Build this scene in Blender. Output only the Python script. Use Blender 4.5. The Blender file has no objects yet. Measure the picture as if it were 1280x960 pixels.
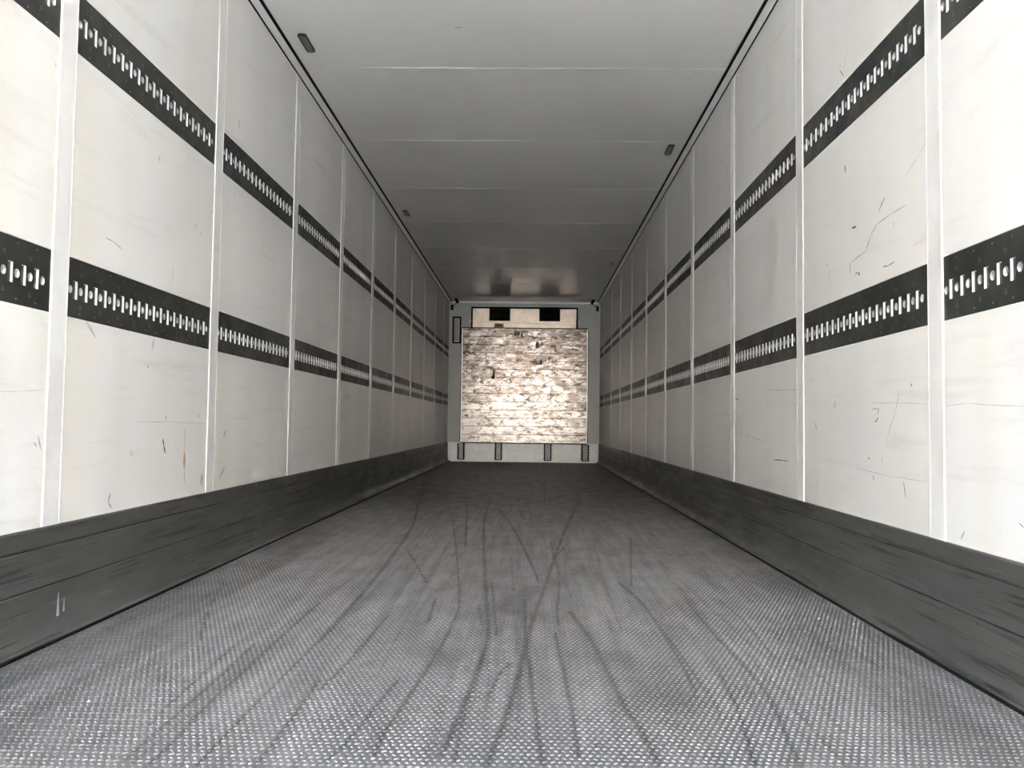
import bpy, math, random
import numpy as np
from mathutils import Matrix, Vector

S = bpy.context.scene
COL = S.collection

# ---------------------------------------------------------------- camera
F_PX, PITCH, YAW, ROLL = 1039.657, 0.0484, -0.0223, 0.0129
CAM_X, CAM_Z = 0.1104, 0.6099
fwd = Vector((math.sin(YAW) * math.cos(PITCH), math.cos(YAW) * math.cos(PITCH), math.sin(PITCH)))
rt = Vector((math.cos(YAW), -math.sin(YAW), 0.0))
up = rt.cross(fwd)
rt2 = math.cos(ROLL) * rt + math.sin(ROLL) * up
up2 = -math.sin(ROLL) * rt + math.cos(ROLL) * up
cam_data = bpy.data.cameras.new('camera')
cam = bpy.data.objects.new('camera', cam_data)
COL.objects.link(cam)
M = Matrix.Identity(4)
for i in range(3):
    M[i][0], M[i][1], M[i][2] = rt2[i], up2[i], -fwd[i]
M[0][3], M[1][3], M[2][3] = CAM_X, 0.0, CAM_Z
cam.matrix_world = M
cam_data.sensor_width = 36.0
cam_data.lens = F_PX * 36.0 / 1280.0
cam_data.clip_start = 0.02
cam_data.clip_end = 500.0
S.camera = cam

# ---------------------------------------------------------------- sky, sun, exposure
world = bpy.data.worlds.new('sky')
S.world = world
world.use_nodes = True
wn = world.node_tree
bg = wn.nodes['Background']
sky = wn.nodes.new('ShaderNodeTexSky')
sky.sky_type = 'NISHITA'
sky.sun_disc = False
sky.sun_elevation = math.radians(48)
sky.sun_rotation = math.radians(-60)
sky.air_density = 1.0
sky.dust_density = 2.5
hsv = wn.nodes.new('ShaderNodeHueSaturation')        # hazy, thinly clouded sky
hsv.inputs['Saturation'].default_value = 0.85
wn.links.new(sky.outputs[0], hsv.inputs['Color'])
wn.links.new(hsv.outputs[0], bg.inputs['Color'])
bg.inputs['Strength'].default_value = 0.35

sun_data = bpy.data.lights.new('sun', 'SUN')
sun_data.energy = 12.0
sun_data.angle = math.radians(0.6)
sun_data.color = (1.0, 0.965, 0.91)
sun = bpy.data.objects.new('sun', sun_data)
COL.objects.link(sun)
el, az = math.radians(48), math.radians(-60)      # azimuth from +Y towards +X
to_sun = Vector((math.sin(az) * math.cos(el), math.cos(az) * math.cos(el), math.sin(el)))
sun.rotation_euler = to_sun.to_track_quat('Z', 'Y').to_euler()
sun.location = (-20, 10, 25)

S.view_settings.view_transform = 'Standard'
S.view_settings.look = 'None'
S.view_settings.gamma = 1.0
S.view_settings.use_curve_mapping = False
S.view_settings.exposure = 5.98
S.cycles.max_bounces = 14
S.cycles.diffuse_bounces = 3
S.cycles.glossy_bounces = 8
S.cycles.caustics_reflective = True

# ---------------------------------------------------------------- dimensions (metres, camera at y = 0)
W = 1.23            # half width inside
H = 2.611           # inside height
D = 13.505          # front wall
Y0 = -3.40          # open rear end, set further back to shape the daylight falloff
PITCH_Y = 1.1549    # post pitch
POST_W = 0.0865
POSTS = [D - 0.7945 - (9 - k) * PITCH_Y for k in range(-1, 10)]
KICK = 0.309
RAILS = ((0.905, 1.080, 'lower'), (1.683, 1.861, 'upper'))

# marks traced at image pixels, projected through the camera onto floor and walls, in metres: (width factor, points)
FLOOR_LINES = [(1.3, [(-1.253, 11.104), (-0.717, 6.24), (-0.58, 4.959), (-0.498, 3.552), (-0.474, 2.792), (-0.467, 2.335)]), (1, [(-0.443, 7.149), (-0.34, 6.054), (-0.202, 4.148)]), (1.4, [(-0.193, 6.588), (-0.171, 5.264), (-0.08, 3.677), (-0.026, 2.829), (-0.002, 2.404), (-0.013, 2.036), (-0.029, 1.766), (-0.045, 1.56)]), (1.2, [(-0.11, 6.089), (0.031, 4.808), (0.123, 3.697), (0.153, 3.248)]), (1.4, [(0.535, 6.999), (0.306, 4.699), (0.226, 3.796), (0.17, 3.122), (0.121, 2.567), (0.105, 2.275), (0.083, 1.944), (0.061, 1.697), (0.041, 1.521)]), (0.8, [(0.278, 9.445), (0.231, 6.388)]), (0.8, [(0.01, 7.577), (0.036, 6.111), (0.079, 5.388)]), (1.2, [(0.099, 2.944), (0.107, 2.412), (0.127, 1.857), (0.14, 1.526)]), (1.2, [(0.192, 2.474), (0.201, 2.103), (0.207, 1.82), (0.207, 1.574)]), (1.5, [(0.249, 2.754), (0.289, 2.425), (0.309, 2.138), (0.325, 1.848), (0.344, 1.678), (0.351, 1.538)]), (1.3, [(0.463, 3.276), (0.504, 2.924), (0.511, 2.478), (0.508, 2.152), (0.493, 1.912)]), (0.8, [(-0.477, 4.064), (-0.276, 3.209)]), (0.8, [(-0.053, 2.827), (-0.027, 2.556)]), (0.9, [(-0.028, 3.232), (0.022, 2.443)]), (1.2, [(-0.115, 2.55), (-0.135, 2.137), (-0.151, 1.906), (-0.169, 1.666), (-0.167, 1.553)]), (1, [(-0.332, 2.662), (-0.343, 2.182), (-0.361, 1.916)]), (1, [(-0.212, 2.918), (-0.194, 2.585)]), (1, [(0.327, 4.379), (0.219, 3.841)]), (0.9, [(0.225, 4.368), (0.234, 3.393), (0.208, 2.798), (0.205, 2.574)]), (1, [(0.664, 2.937), (0.659, 2.416)]), (0.7, [(0.667, 4.607), (0.504, 3.214)]), (0.9, [(-0.196, 1.999), (-0.212, 1.836), (-0.231, 1.629), (-0.248, 1.52)]), (0.8, [(0.517, 2.517), (0.525, 1.925), (0.519, 1.799)]), (0.8, [(-0.021, 1.786), (-0.018, 1.532)]), (0.8, [(0.071, 2.151), (0.048, 2.093), (0.026, 1.894)]), (0.7, [(-0.38, 5.418), (-0.137, 3.036), (-0.125, 2.549)]), (1.2, [(-0.592, 2.826), (-0.585, 2.283), (-0.577, 1.842), (-0.559, 1.584), (-0.559, 1.486)]), (1, [(-0.637, 2.307), (-0.62, 1.953), (-0.608, 1.506)]), (0.9, [(-0.47, 2.348), (-0.474, 1.716), (-0.471, 1.49)]), (0.8, [(-1.045, 3.168), (-0.922, 2.718), (-0.799, 2.324)]), (0.9, [(-0.379, 1.989), (-0.372, 1.722), (-0.368, 1.496)]), (0.7, [(-0.685, 2.276), (-0.655, 1.803), (-0.643, 1.676)]), (1.3, [(0.662, 2.429), (0.663, 1.995), (0.626, 1.692), (0.606, 1.548)]), (1, [(0.586, 2.094), (0.565, 1.826), (0.523, 1.544)]), (0.9, [(0.692, 1.85), (0.69, 1.695), (0.69, 1.541)]), (0.8, [(0.788, 2.984), (0.79, 2.631), (0.768, 2.272)]), (0.8, [(0.757, 1.888), (0.749, 1.713)])]
FLOOR_BANDS = [(0.07, [(-0.891, 1.592), (-0.902, 1.84), (-0.942, 2.231), (-0.985, 3.173), (-0.997, 4.162)]), (0.06, [(-1.104, 1.922), (-1.112, 2.421), (-1.193, 3.447)]), (0.1, [(0.939, 2.51), (0.95, 2.284), (0.975, 2.014), (0.976, 1.711)]), (0.07, [(1.181, 4.719), (1.1, 3.739), (1.088, 3.201)]), (0.05, [(-0.034, 2.685), (0.328, 3.553)]), (0.04, [(0.025, 2.784), (0.153, 2.7)]), (0.06, [(0.418, 1.941), (0.452, 1.888)]), (0.05, [(-0.167, 2.256), (-0.108, 2.198)]), (0.05, [(0.3, 2.226), (0.343, 2.223)])]
SCUFF_LEFT = [(1, 1, [(2.909, 1.554), (2.913, 1.535)]), (2, 2, [(3.706, 1.986), (3.689, 1.938)]), (1, 1, [(2.556, 1.179), (2.613, 1.177), (2.669, 1.164)]), (1, 2, [(3.054, 1.18), (3.053, 1.12)]), (3, 2, [(2.464, 0.904), (2.522, 0.86)]), (3, 2, [(2.918, 0.896), (2.905, 0.856)]), (1, 1, [(2.871, 0.8), (2.887, 0.79)]), (2, 2, [(3.242, 1.389), (3.253, 1.375)]), (1, 1, [(3.3, 1.366), (3.307, 1.359)]), (2, 0, [(3.423, 1.481), (3.447, 1.485)]), (2, 0, [(2.298, 1.085), (2.304, 1.085)]), (1, 1, [(2.223, 0.545), (2.238, 0.532)]), (1, 1, [(2.242, 0.562), (2.258, 0.524)]), (2, 0, [(3.015, 0.54), (3.024, 0.517), (3.039, 0.487)]), (1, 2, [(2.771, 0.511), (2.786, 0.482)]), (1, 0, [(2.647, 0.373), (2.634, 0.346), (2.658, 0.325)]), (1.5, 1, [(3.646, 0.568), (3.617, 0.538)]), (1, 1, [(3.033, 0.626), (3.039, 0.611)]), (4, 3, [(3.21, 0.484), (3.212, 0.422)]), (2, 4, [(3.208, 0.58), (3.21, 0.484)]), (2, 4, [(3.214, 0.422), (3.219, 0.365)]), (1, 2, [(2.812, 0.602), (3.116, 0.602), (3.413, 0.595)]), (1, 2, [(2.072, 0.676), (2.169, 0.681), (2.261, 0.688)]), (1, 2, [(3.696, 0.617), (3.927, 0.623)]), (4, 2, [(3.642, 0.406), (3.577, 0.359)]), (5, 2, [(3.389, 0.389), (3.387, 0.347)]), (4, 2, [(3.484, 0.377), (3.468, 0.335)])]
SCUFF_RIGHT = [(1.5, 1, [(2.637, 1.347), (2.684, 1.314)]), (1, 1, [(2.491, 1.282), (2.595, 1.281), (2.7, 1.275), (2.748, 1.25), (2.79, 1.206), (2.926, 1.192), (2.93, 1.154)]), (3, 0, [(2.909, 1.311), (2.87, 1.308)]), (1.5, 0, [(2.882, 1.143), (2.864, 1.148)]), (2, 0, [(2.856, 1.147), (2.845, 1.133)]), (1.5, 1, [(2.657, 1.128), (2.62, 1.122), (2.57, 1.127)]), (1, 2, [(3.136, 1.195), (3.116, 1.142)]), (1, 2, [(2.448, 1.149), (2.41, 1.155)]), (1, 1, [(3.076, 0.711), (3.088, 0.684)]), (1, 1, [(3.298, 0.634), (3.275, 0.599)]), (1, 1, [(2.751, 0.675), (2.696, 0.675), (2.708, 0.655)]), (1.5, 0, [(2.708, 0.647), (2.713, 0.636), (2.731, 0.633)]), (1.5, 0, [(2.782, 0.517), (2.775, 0.508)]), (1, 2, [(2.672, 0.525), (2.677, 0.502)]), (1, 1, [(2.748, 0.458), (2.735, 0.443)]), (1, 1, [(2.525, 0.455), (2.51, 0.405)]), (1.5, 1, [(3.849, 0.464), (3.728, 0.467), (3.628, 0.464)]), (1, 1, [(2.176, 0.351), (2.196, 0.327)]), (1, 1, [(1.938, 0.4), (1.919, 0.391)]), (1.5, 2, [(3.943, 0.787), (3.667, 0.774), (3.428, 0.77)]), (1, 2, [(3.267, 0.417), (3.279, 0.362)]), (3, 1, [(2.47, 0.743), (2.464, 0.738)]), (1, 2, [(2.751, 0.695), (2.572, 0.691), (2.367, 0.682)]), (1, 2, [(2.543, 0.729), (2.572, 0.669), (2.646, 0.569)]), (1, 2, [(2.889, 0.475), (2.634, 0.464), (2.372, 0.463)]), (1, 2, [(2.271, 0.674), (2.153, 0.679), (2.06, 0.672), (1.912, 0.666)]), (1, 2, [(2.944, 1.954), (2.974, 1.908)]), (1, 1, [(3.016, 1.923), (2.974, 1.883)]), (1.5, 0, [(2.97, 1.555), (2.965, 1.528)]), (1, 2, [(2.29, 1.467), (2.398, 1.407), (2.489, 1.37)]), (1.5, 1, [(4.446, 0.595), (4.438, 0.577)]), (1.5, 1, [(3.849, 0.462), (3.705, 0.466)]), (1, 2, [(5.041, 0.682), (4.69, 0.683)]), (1.5, 0, [(4.576, 0.764), (4.488, 0.76)]), (1, 2, [(4.344, 0.57), (3.978, 0.542)])]

# ---------------------------------------------------------------- helpers
def link(o, parent=None):
    COL.objects.link(o)
    if parent is not None:
        o.parent = parent
    return o

def struct(o):
    o['kind'] = 'structure'
    return o

def tag(o, label, cat, group=None):
    o['label'] = label
    o['category'] = cat
    if group:
        o['group'] = group
    return o

def empty(name, loc=(0, 0, 0), rotz=0.0):
    o = bpy.data.objects.new(name, None)
    o.empty_display_size = 0.1
    o.location = loc
    o.rotation_euler = (0, 0, rotz)
    return link(o)

class MB:
    """collects shapes into one mesh"""
    def __init__(self):
        self.v, self.f, self.mi = [], [], []
    def quad(self, a, b, c, d):
        n = len(self.v)
        self.v += [a, b, c, d]
        self.f.append((n, n + 1, n + 2, n + 3))
    def poly(self, pts):
        n = len(self.v)
        self.v += list(pts)
        self.f.append(tuple(range(n, n + len(pts))))
    def box(self, x0, x1, y0, y1, z0, z1, b=0.0):
        """box; b > 0 chamfers the twelve edges"""
        if b <= 0:
            n = len(self.v)
            self.v += [(x, y, z) for x in (x0, x1) for y in (y0, y1) for z in (z0, z1)]
            for q in ((0, 1, 3, 2), (4, 6, 7, 5), (0, 4, 5, 1), (2, 3, 7, 6), (0, 2, 6, 4), (1, 5, 7, 3)):
                self.f.append(tuple(n + i for i in q))
            return self
        n = len(self.v)
        lo, hi = (x0, y0, z0), (x1, y1, z1)
        idx = {}
        for sx in (0, 1):
            for sy in (0, 1):
                for sz in (0, 1):
                    s = (sx, sy, sz)
                    for ax in range(3):     # vertex lying on the face normal to ax
                        p = []
                        for k in range(3):
                            e = hi[k] if s[k] else lo[k]
                            if k != ax:
                                e += -b if s[k] else b
                            p.append(e)
                        idx[(s, ax)] = len(self.v)
                        self.v.append(tuple(p))
        def s3(ax, a, u, c):
            r = [0, 0, 0]
            o = [k for k in range(3) if k != ax]
            r[ax], r[o[0]], r[o[1]] = a, u, c
            return tuple(r)
        for ax in range(3):
            for a in (0, 1):
                ring = [idx[(s3(ax, a, u, c), ax)] for u, c in ((0, 0), (1, 0), (1, 1), (0, 1))]
                flip = (a == 0) ^ (ax == 1)
                self.f.append(tuple(reversed(ring)) if flip else tuple(ring))
        for ax in range(3):
            o = [k for k in range(3) if k != ax]
            for u in (0, 1):
                for c in (0, 1):
                    s0, s1 = s3(ax, 0, u, c), s3(ax, 1, u, c)
                    self.f.append((idx[(s0, o[0])], idx[(s0, o[1])], idx[(s1, o[1])], idx[(s1, o[0])]))
        for s in [(i, j, k) for i in (0, 1) for j in (0, 1) for k in (0, 1)]:
            self.f.append((idx[(s, 0)], idx[(s, 1)], idx[(s, 2)]))
        return self
    def sweep_y(self, prof, y0, y1, cap=True):
        """open or closed profile of (x, z) swept along y"""
        n = len(self.v)
        k = len(prof)
        self.v += [(x, y0, z) for x, z in prof] + [(x, y1, z) for x, z in prof]
        for i in range(k - 1):
            self.f.append((n + i, n + i + 1, n + k + i + 1, n + k + i))
        if cap:
            self.f.append(tuple(n + i for i in range(k)))
            self.f.append(tuple(n + k + i for i in reversed(range(k))))
        return self
    def tube(self, pts, r, seg=8):
        n0 = len(self.v)
        pts = [Vector(p) for p in pts]
        for i, p in enumerate(pts):
            t = (pts[min(i + 1, len(pts) - 1)] - pts[max(i - 1, 0)]).normalized()
            a = t.cross(Vector((0.3, 0.5, 0.81))).normalized()
            b = t.cross(a)
            for j in range(seg):
                q = p + r * (math.cos(2 * math.pi * j / seg) * a + math.sin(2 * math.pi * j / seg) * b)
                self.v.append(tuple(q))
        for i in range(len(pts) - 1):
            for j in range(seg):
                j2 = (j + 1) % seg
                self.f.append((n0 + i * seg + j, n0 + i * seg + j2, n0 + (i + 1) * seg + j2, n0 + (i + 1) * seg + j))
        self.f.append(tuple(n0 + j for j in reversed(range(seg))))
        self.f.append(tuple(n0 + (len(pts) - 1) * seg + j for j in range(seg)))
        return self
    def disc(self, cx, cy, cz, r, h, axis='y', sign=-1, seg=10):
        """low dome: a screw or rivet head rising by h along sign*axis"""
        def P(u, w, d):
            if axis == 'y':
                return (cx + u, cy + sign * d, cz + w)
            if axis == 'x':
                return (cx + sign * d, cy + u, cz + w)
            return (cx + u, cy + w, cz + sign * d)
        n = len(self.v)
        for rr, d in ((r, 0.0), (r * 0.7, h)):
            for j in range(seg):
                a = 2 * math.pi * j / seg
                self.v.append(P(rr * math.cos(a), rr * math.sin(a), d))
        for j in range(seg):
            j2 = (j + 1) % seg
            self.f.append((n + j, n + j2, n + seg + j2, n + seg + j))
        self.f.append(tuple(n + seg + j for j in range(seg)))
        return self
    def mesh(self, name, mat):
        me = bpy.data.meshes.new(name)
        me.from_pydata(self.v, [], self.f)
        me.update()
        import bmesh
        bm = bmesh.new()
        bm.from_mesh(me)
        bmesh.ops.recalc_face_normals(bm, faces=bm.faces)
        bm.to_mesh(me)
        bm.free()
        me.materials.append(mat)
        return me
    def build(self, name, mat, parent=None, loc=(0, 0, 0)):
        o = bpy.data.objects.new(name, self.mesh(name, mat))
        o.location = loc
        return link(o, parent)

def place(name, me, loc, parent, rotz=0.0):
    o = bpy.data.objects.new(name, me)
    o.location = loc
    o.rotation_euler = (0, 0, rotz)
    return link(o, parent)

# ---------------------------------------------------------------- materials
class Mat:
    def __init__(self, name, rough=0.5, metal=0.0, color=(0.8, 0.8, 0.8), spec=0.5):
        self.m = bpy.data.materials.new(name)
        self.m.use_nodes = True
        self.t = self.m.node_tree
        self.b = self.t.nodes['Principled BSDF']
        self.b.inputs['Base Color'].default_value = (*color, 1)
        self.b.inputs['Roughness'].default_value = rough
        self.b.inputs['Metallic'].default_value = metal
        self.b.inputs['Specular IOR Level'].default_value = spec
        self.geo = None
    def new(self, typ, **kw):
        n = self.t.nodes.new(typ)
        for k, v in kw.items():
            setattr(n, k, v)
        return n
    def link(self, a, b):
        self.t.links.new(a, b)
    def pos(self, sx, sy, sz):
        if self.geo is None:
            self.geo = self.new('ShaderNodeNewGeometry')
        mp = self.new('ShaderNodeVectorMath', operation='MULTIPLY')
        mp.inputs[1].default_value = (sx, sy, sz)
        self.link(self.geo.outputs['Position'], mp.inputs[0])
        return mp.outputs[0]
    def noise(self, sx, sy, sz, detail=4.0, rough=0.55, dist=0.0):
        n = self.new('ShaderNodeTexNoise')
        n.inputs['Scale'].default_value = 1.0
        n.inputs['Detail'].default_value = detail
        n.inputs['Roughness'].default_value = rough
        n.inputs['Distortion'].default_value = dist
        self.link(self.pos(sx, sy, sz), n.inputs['Vector'])
        return n.outputs['Fac']
    def ramp(self, fac, lo, hi, a=0.0, b=1.0):
        r = self.new('ShaderNodeMapRange', interpolation_type='SMOOTHSTEP')
        for k, v in (('From Min', lo), ('From Max', hi), ('To Min', a), ('To Max', b)):
            r.inputs[k].default_value = v
        self.link(fac, r.inputs['Value'])
        return r.outputs['Result']
    def math(self, op, a, b=None):
        n = self.new('ShaderNodeMath', operation=op)
        for i, x in enumerate((a, b)):
            if x is None:
                continue
            if isinstance(x, (int, float)):
                n.inputs[i].default_value = x
            else:
                self.link(x, n.inputs[i])
        return n.outputs[0]
    def mix(self, fac, a, b):
        n = self.new('ShaderNodeMix', data_type='RGBA')
        if isinstance(fac, (int, float)):
            n.inputs[0].default_value = fac
        else:
            self.link(fac, n.inputs[0])
        for i, x in ((6, a), (7, b)):
            if isinstance(x, tuple):
                n.inputs[i].default_value = (*x, 1)
            else:
                self.link(x, n.inputs[i])
        return n.outputs[2]
    def attr(self, name):
        n = self.new('ShaderNodeAttribute', attribute_name=name)
        return n.outputs['Fac']
    def color(self, c):
        self.link(c, self.b.inputs['Base Color'])
    def rough(self, r):
        self.link(r, self.b.inputs['Roughness'])
    def bump(self, h, dist, strength=1.0):
        n = self.new('ShaderNodeBump')
        n.inputs['Distance'].default_value = dist
        n.inputs['Strength'].default_value = strength
        self.link(h, n.inputs['Height'])
        self.link(n.outputs[0], self.b.inputs['Normal'])

def wall_material():
    m = Mat('white_gelcoat', rough=0.2)
    m.b.inputs['IOR'].default_value = 1.22
    big = m.noise(1.5, 1.5, 0.8, 3)
    c = m.mix(m.ramp(big, 0.3, 0.7), (0.755, 0.755, 0.735), (0.80, 0.80, 0.785))
    streak = m.noise(5.0, 4.0, 0.22, 1)
    c = m.mix(m.ramp(streak, 0.40, 0.78, 0.0, 0.42), c, (0.72, 0.67, 0.56))
    grey = m.noise(3.0, 1.6, 18.0, 4, 0.6, 0.4)
    c = m.mix(m.ramp(grey, 0.55, 0.80, 0.0, 0.30), c, (0.45, 0.45, 0.43))
    speck = m.noise(16, 22, 14, 2)
    c = m.mix(m.ramp(speck, 0.755, 0.79, 0.0, 0.5), c, (0.30, 0.30, 0.29))
    m.color(c)
    m.rough(m.ramp(m.noise(2, 3, 0.8, 2), 0.3, 0.7, 0.285, 0.34))
    m.bump(m.noise(3.0, 5.0, 0.25, 0), 0.005, 0.35)
    return m.m

def ceiling_material():
    m = Mat('ceiling_white', rough=0.2)
    m.b.inputs['IOR'].default_value = 1.20
    c = m.mix(m.ramp(m.noise(0.8, 1.2, 1, 4), 0.3, 0.7), (0.79, 0.785, 0.75), (0.83, 0.825, 0.795))
    c = m.mix(m.ramp(m.noise(1.0, 7.0, 1, 4, 0.6), 0.60, 0.85, 0, 0.15), c, (0.48, 0.47, 0.45))
    c = m.mix(m.ramp(m.noise(9, 12, 1, 2), 0.74, 0.78, 0, 0.4), c, (0.35, 0.34, 0.33))
    m.color(c)
    m.rough(m.ramp(m.noise(1.5, 4, 1, 3), 0.3, 0.7, 0.13, 0.18))
    m.bump(m.noise(1.0, 5.0, 1, 2), 0.003, 0.3)
    return m.m

def kick_material():
    m = Mat('grey_kick_plate', rough=0.42, metal=0.25)
    c = m.mix(m.ramp(m.noise(3, 1.2, 6, 4), 0.3, 0.7), (0.080, 0.082, 0.074), (0.112, 0.114, 0.104))
    scr = m.noise(12, 1.6, 100, 4, 0.65)
    zone = m.noise(1, 1.7, 9, 3)
    k = m.math('MULTIPLY', m.ramp(scr, 0.545, 0.585), m.ramp(zone, 0.42, 0.58))
    c = m.mix(m.math('MULTIPLY', k, 0.92), c, (0.025, 0.025, 0.024))
    dust = m.noise(30, 3.0, 55, 4)
    c = m.mix(m.ramp(dust, 0.62, 0.75, 0, 0.35), c, (0.24, 0.24, 0.23))
    m.color(c)
    m.rough(m.ramp(m.noise(2, 3, 20, 4), 0.3, 0.7, 0.32, 0.5))
    m.bump(scr, 0.0015, 0.4)
    return m.m

def rail_material():
    m = Mat('dark_zinc_rail', rough=0.45, metal=0.35)
    c = m.mix(m.ramp(m.noise(4, 6, 8, 5, 0.6), 0.3, 0.7), (0.028, 0.032, 0.027), (0.055, 0.060, 0.052))
    c = m.mix(m.ramp(m.noise(30, 14, 40, 4), 0.62, 0.78, 0, 0.5), c, (0.12, 0.12, 0.11))
    m.color(c)
    m.rough(m.ramp(m.noise(6, 9, 9, 3), 0.3, 0.7, 0.34, 0.52))
    return m.m

PX_ = 0.0142

def floor_material(tread=False):
    m = Mat('tread_bar_metal' if tread else 'floor_metal', rough=0.45, metal=0.45 if tread else 0.35)
    g = m.attr('grime_row_dim')
    n1 = m.noise(1.1, 0.55, 1, 5, 0.6)
    n2 = m.noise(26, 1.3, 1, 4, 0.6)
    n3 = m.noise(9, 5, 1, 4, 0.6)
    if tread:
        c = m.mix(m.ramp(n2, 0.3, 0.7), (0.25, 0.249, 0.248), (0.42, 0.418, 0.416))
        c = m.mix(m.ramp(n1, 0.42, 0.68, 0, 0.5), c, (0.30, 0.285, 0.27))
        c = m.mix(m.math('MULTIPLY', g, 0.9), c, (0.09, 0.087, 0.082))
        m.rough(m.ramp(n3, 0.3, 0.7, 0.38, 0.55))
    else:
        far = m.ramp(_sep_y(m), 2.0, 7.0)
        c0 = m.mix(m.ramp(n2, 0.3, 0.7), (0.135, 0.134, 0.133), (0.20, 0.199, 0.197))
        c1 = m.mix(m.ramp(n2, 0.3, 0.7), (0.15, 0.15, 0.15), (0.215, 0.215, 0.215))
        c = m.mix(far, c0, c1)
        sx = m.new('ShaderNodeSeparateXYZ')
        m.link(m.geo.outputs['Position'], sx.inputs[0])
        ln = m.math('SINE', m.math('MULTIPLY', sx.outputs['X'], 2 * math.pi / PX_))
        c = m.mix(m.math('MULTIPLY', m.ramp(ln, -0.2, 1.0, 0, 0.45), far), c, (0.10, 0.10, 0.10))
        c = m.mix(m.ramp(n1, 0.40, 0.68, 0, 0.5), c, (0.09, 0.085, 0.08))
        c = m.mix(m.ramp(n3, 0.55, 0.75, 0, 0.35), c, (0.10, 0.10, 0.095))
        c = m.mix(m.math('MULTIPLY', g, 0.92), c, (0.045, 0.044, 0.042))
        m.rough(m.ramp(n3, 0.3, 0.7, 0.40, 0.58))
    m.color(c)
    return m.m

def _sep_y(m):
    if m.geo is None:
        m.pos(1, 1, 1)
    s = m.new('ShaderNodeSeparateXYZ')
    m.link(m.geo.outputs['Position'], s.inputs[0])
    return s.outputs['Y']

def _sep_z(m):
    if m.geo is None:
        m.pos(1, 1, 1)
    s = m.new('ShaderNodeSeparateXYZ')
    m.link(m.geo.outputs['Position'], s.inputs[0])
    return s.outputs['Z']

def bulkhead_material():
    m = Mat('worn_aluminium', rough=0.3, metal=0.9)
    c = m.mix(m.ramp(m.noise(5, 1, 9, 4), 0.3, 0.7), (0.120, 0.118, 0.116), (0.180, 0.178, 0.176))
    top = m.ramp(_sep_z(m), 0.2, 2.1)
    bl = m.math('ADD', m.noise(5, 1, 8, 6, 0.7), m.math('MULTIPLY', top, 0.08))
    c = m.mix(m.ramp(bl, 0.51, 0.62, 0, 0.72), c, (0.058, 0.044, 0.034))
    ds = m.math('ADD', m.noise(9, 1, 24, 5, 0.72, 0.6), m.math('MULTIPLY', top, 0.05))
    c = m.mix(m.ramp(ds, 0.53, 0.585, 0, 0.78), c, (0.030, 0.022, 0.018))
    dt = m.math('ADD', m.noise(8, 1, 13, 4, 0.7, 0.3), m.math('MULTIPLY', top, 0.05))
    c = m.mix(m.ramp(dt, 0.61, 0.66, 0, 0.9), c, (0.010, 0.008, 0.006))
    hs = m.noise(2.2, 1, 60, 3, 0.6)
    c = m.mix(m.ramp(hs, 0.60, 0.68, 0, 0.6), c, (0.06, 0.05, 0.041))
    vs = m.noise(34, 1, 3, 3, 0.6)
    c = m.mix(m.ramp(vs, 0.58, 0.68, 0, 0.4), c, (0.09, 0.078, 0.07))
    m.color(c)
    m.rough(m.ramp(m.noise(20, 1, 30, 4), 0.3, 0.7, 0.18, 0.26))
    m.bump(m.noise(12, 1, 22, 3), 0.0012, 0.3)
    return m.m

def plain(name, color, rough=0.5, metal=0.0, var=0.12, scale=12.0):
    m = Mat(name, rough=rough, metal=metal)
    lo = tuple(x * (1 - var) for x in color)
    hi = tuple(min(1, x * (1 + var)) for x in color)
    m.color(m.mix(m.ramp(m.noise(scale, scale, scale, 4), 0.3, 0.7), lo, hi))
    return m.m

M_WALL = wall_material()
M_CEIL = ceiling_material()
M_KICK = kick_material()
M_RAIL = rail_material()
_g = Mat('groove_dark', rough=0.7)
_g.color(_g.mix(_g.ramp(_g.noise(0.5, 2.6, 30, 4, 0.65), 0.38, 0.60), (0.075, 0.075, 0.07), (0.008, 0.008, 0.008)))
M_GROOVE = _g.m
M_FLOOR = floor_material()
M_TREAD = floor_material(True)
M_BULK = bulkhead_material()
M_POST = plain('post_white', (0.77, 0.77, 0.755), 0.30, 0, 0.05, 6)
M_BEAD = plain('white_bead', (0.74, 0.74, 0.73), 0.4, 0, 0.02)
M_ZINC = plain('bright_zinc', (0.66, 0.68, 0.67), 0.4, 0.2, 0.06, 40)
M_ZINC2 = plain('shaded_zinc', (0.115, 0.12, 0.115), 0.45, 0.4, 0.2, 60)  # shade on the slot floor put into a darker zinc
M_ZINC3 = plain('grey_zinc', (0.42, 0.425, 0.415), 0.4, 0.4, 0.2, 60)
M_BLACK = plain('black_rubber', (0.004, 0.004, 0.0045), 0.9)
M_BLACK.node_tree.nodes['Principled BSDF'].inputs['Specular IOR Level'].default_value = 0.15
M_DARK = plain('cavity_shade', (0.004, 0.004, 0.004), 0.9)  # deep shade of the shallow openings put into a near-black colour
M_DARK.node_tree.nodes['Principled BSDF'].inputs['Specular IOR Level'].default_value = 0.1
M_MARK = plain('pale_emboss', (0.22, 0.22, 0.20), 0.5, 0.3)
M_LENS = plain('grey_lamp_lens', (0.15, 0.15, 0.135), 0.3)
M_BEZEL = plain('lamp_bezel', (0.018, 0.018, 0.018), 0.45)
M_EVAP = plain('cream_aluminium', (0.24, 0.21, 0.18), 0.32, 0.6, 0.10, 9)
M_STICK = plain('ochre_label', (0.15, 0.085, 0.012), 0.6)
M_LEG = plain('grey_leg_steel', (0.20, 0.20, 0.21), 0.45, 0.5, 0.15)
M_BOARD = plain('front_board_white', (0.52, 0.55, 0.56), 0.40, 0.2, 0.06)
M_SCREW = plain('dark_screw', (0.10, 0.07, 0.05), 0.5, 0.5)
M_BOUNCE = plain('bounce_concrete', (0.56, 0.545, 0.51), 0.85, 0, 0.15, 0.6)
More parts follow.
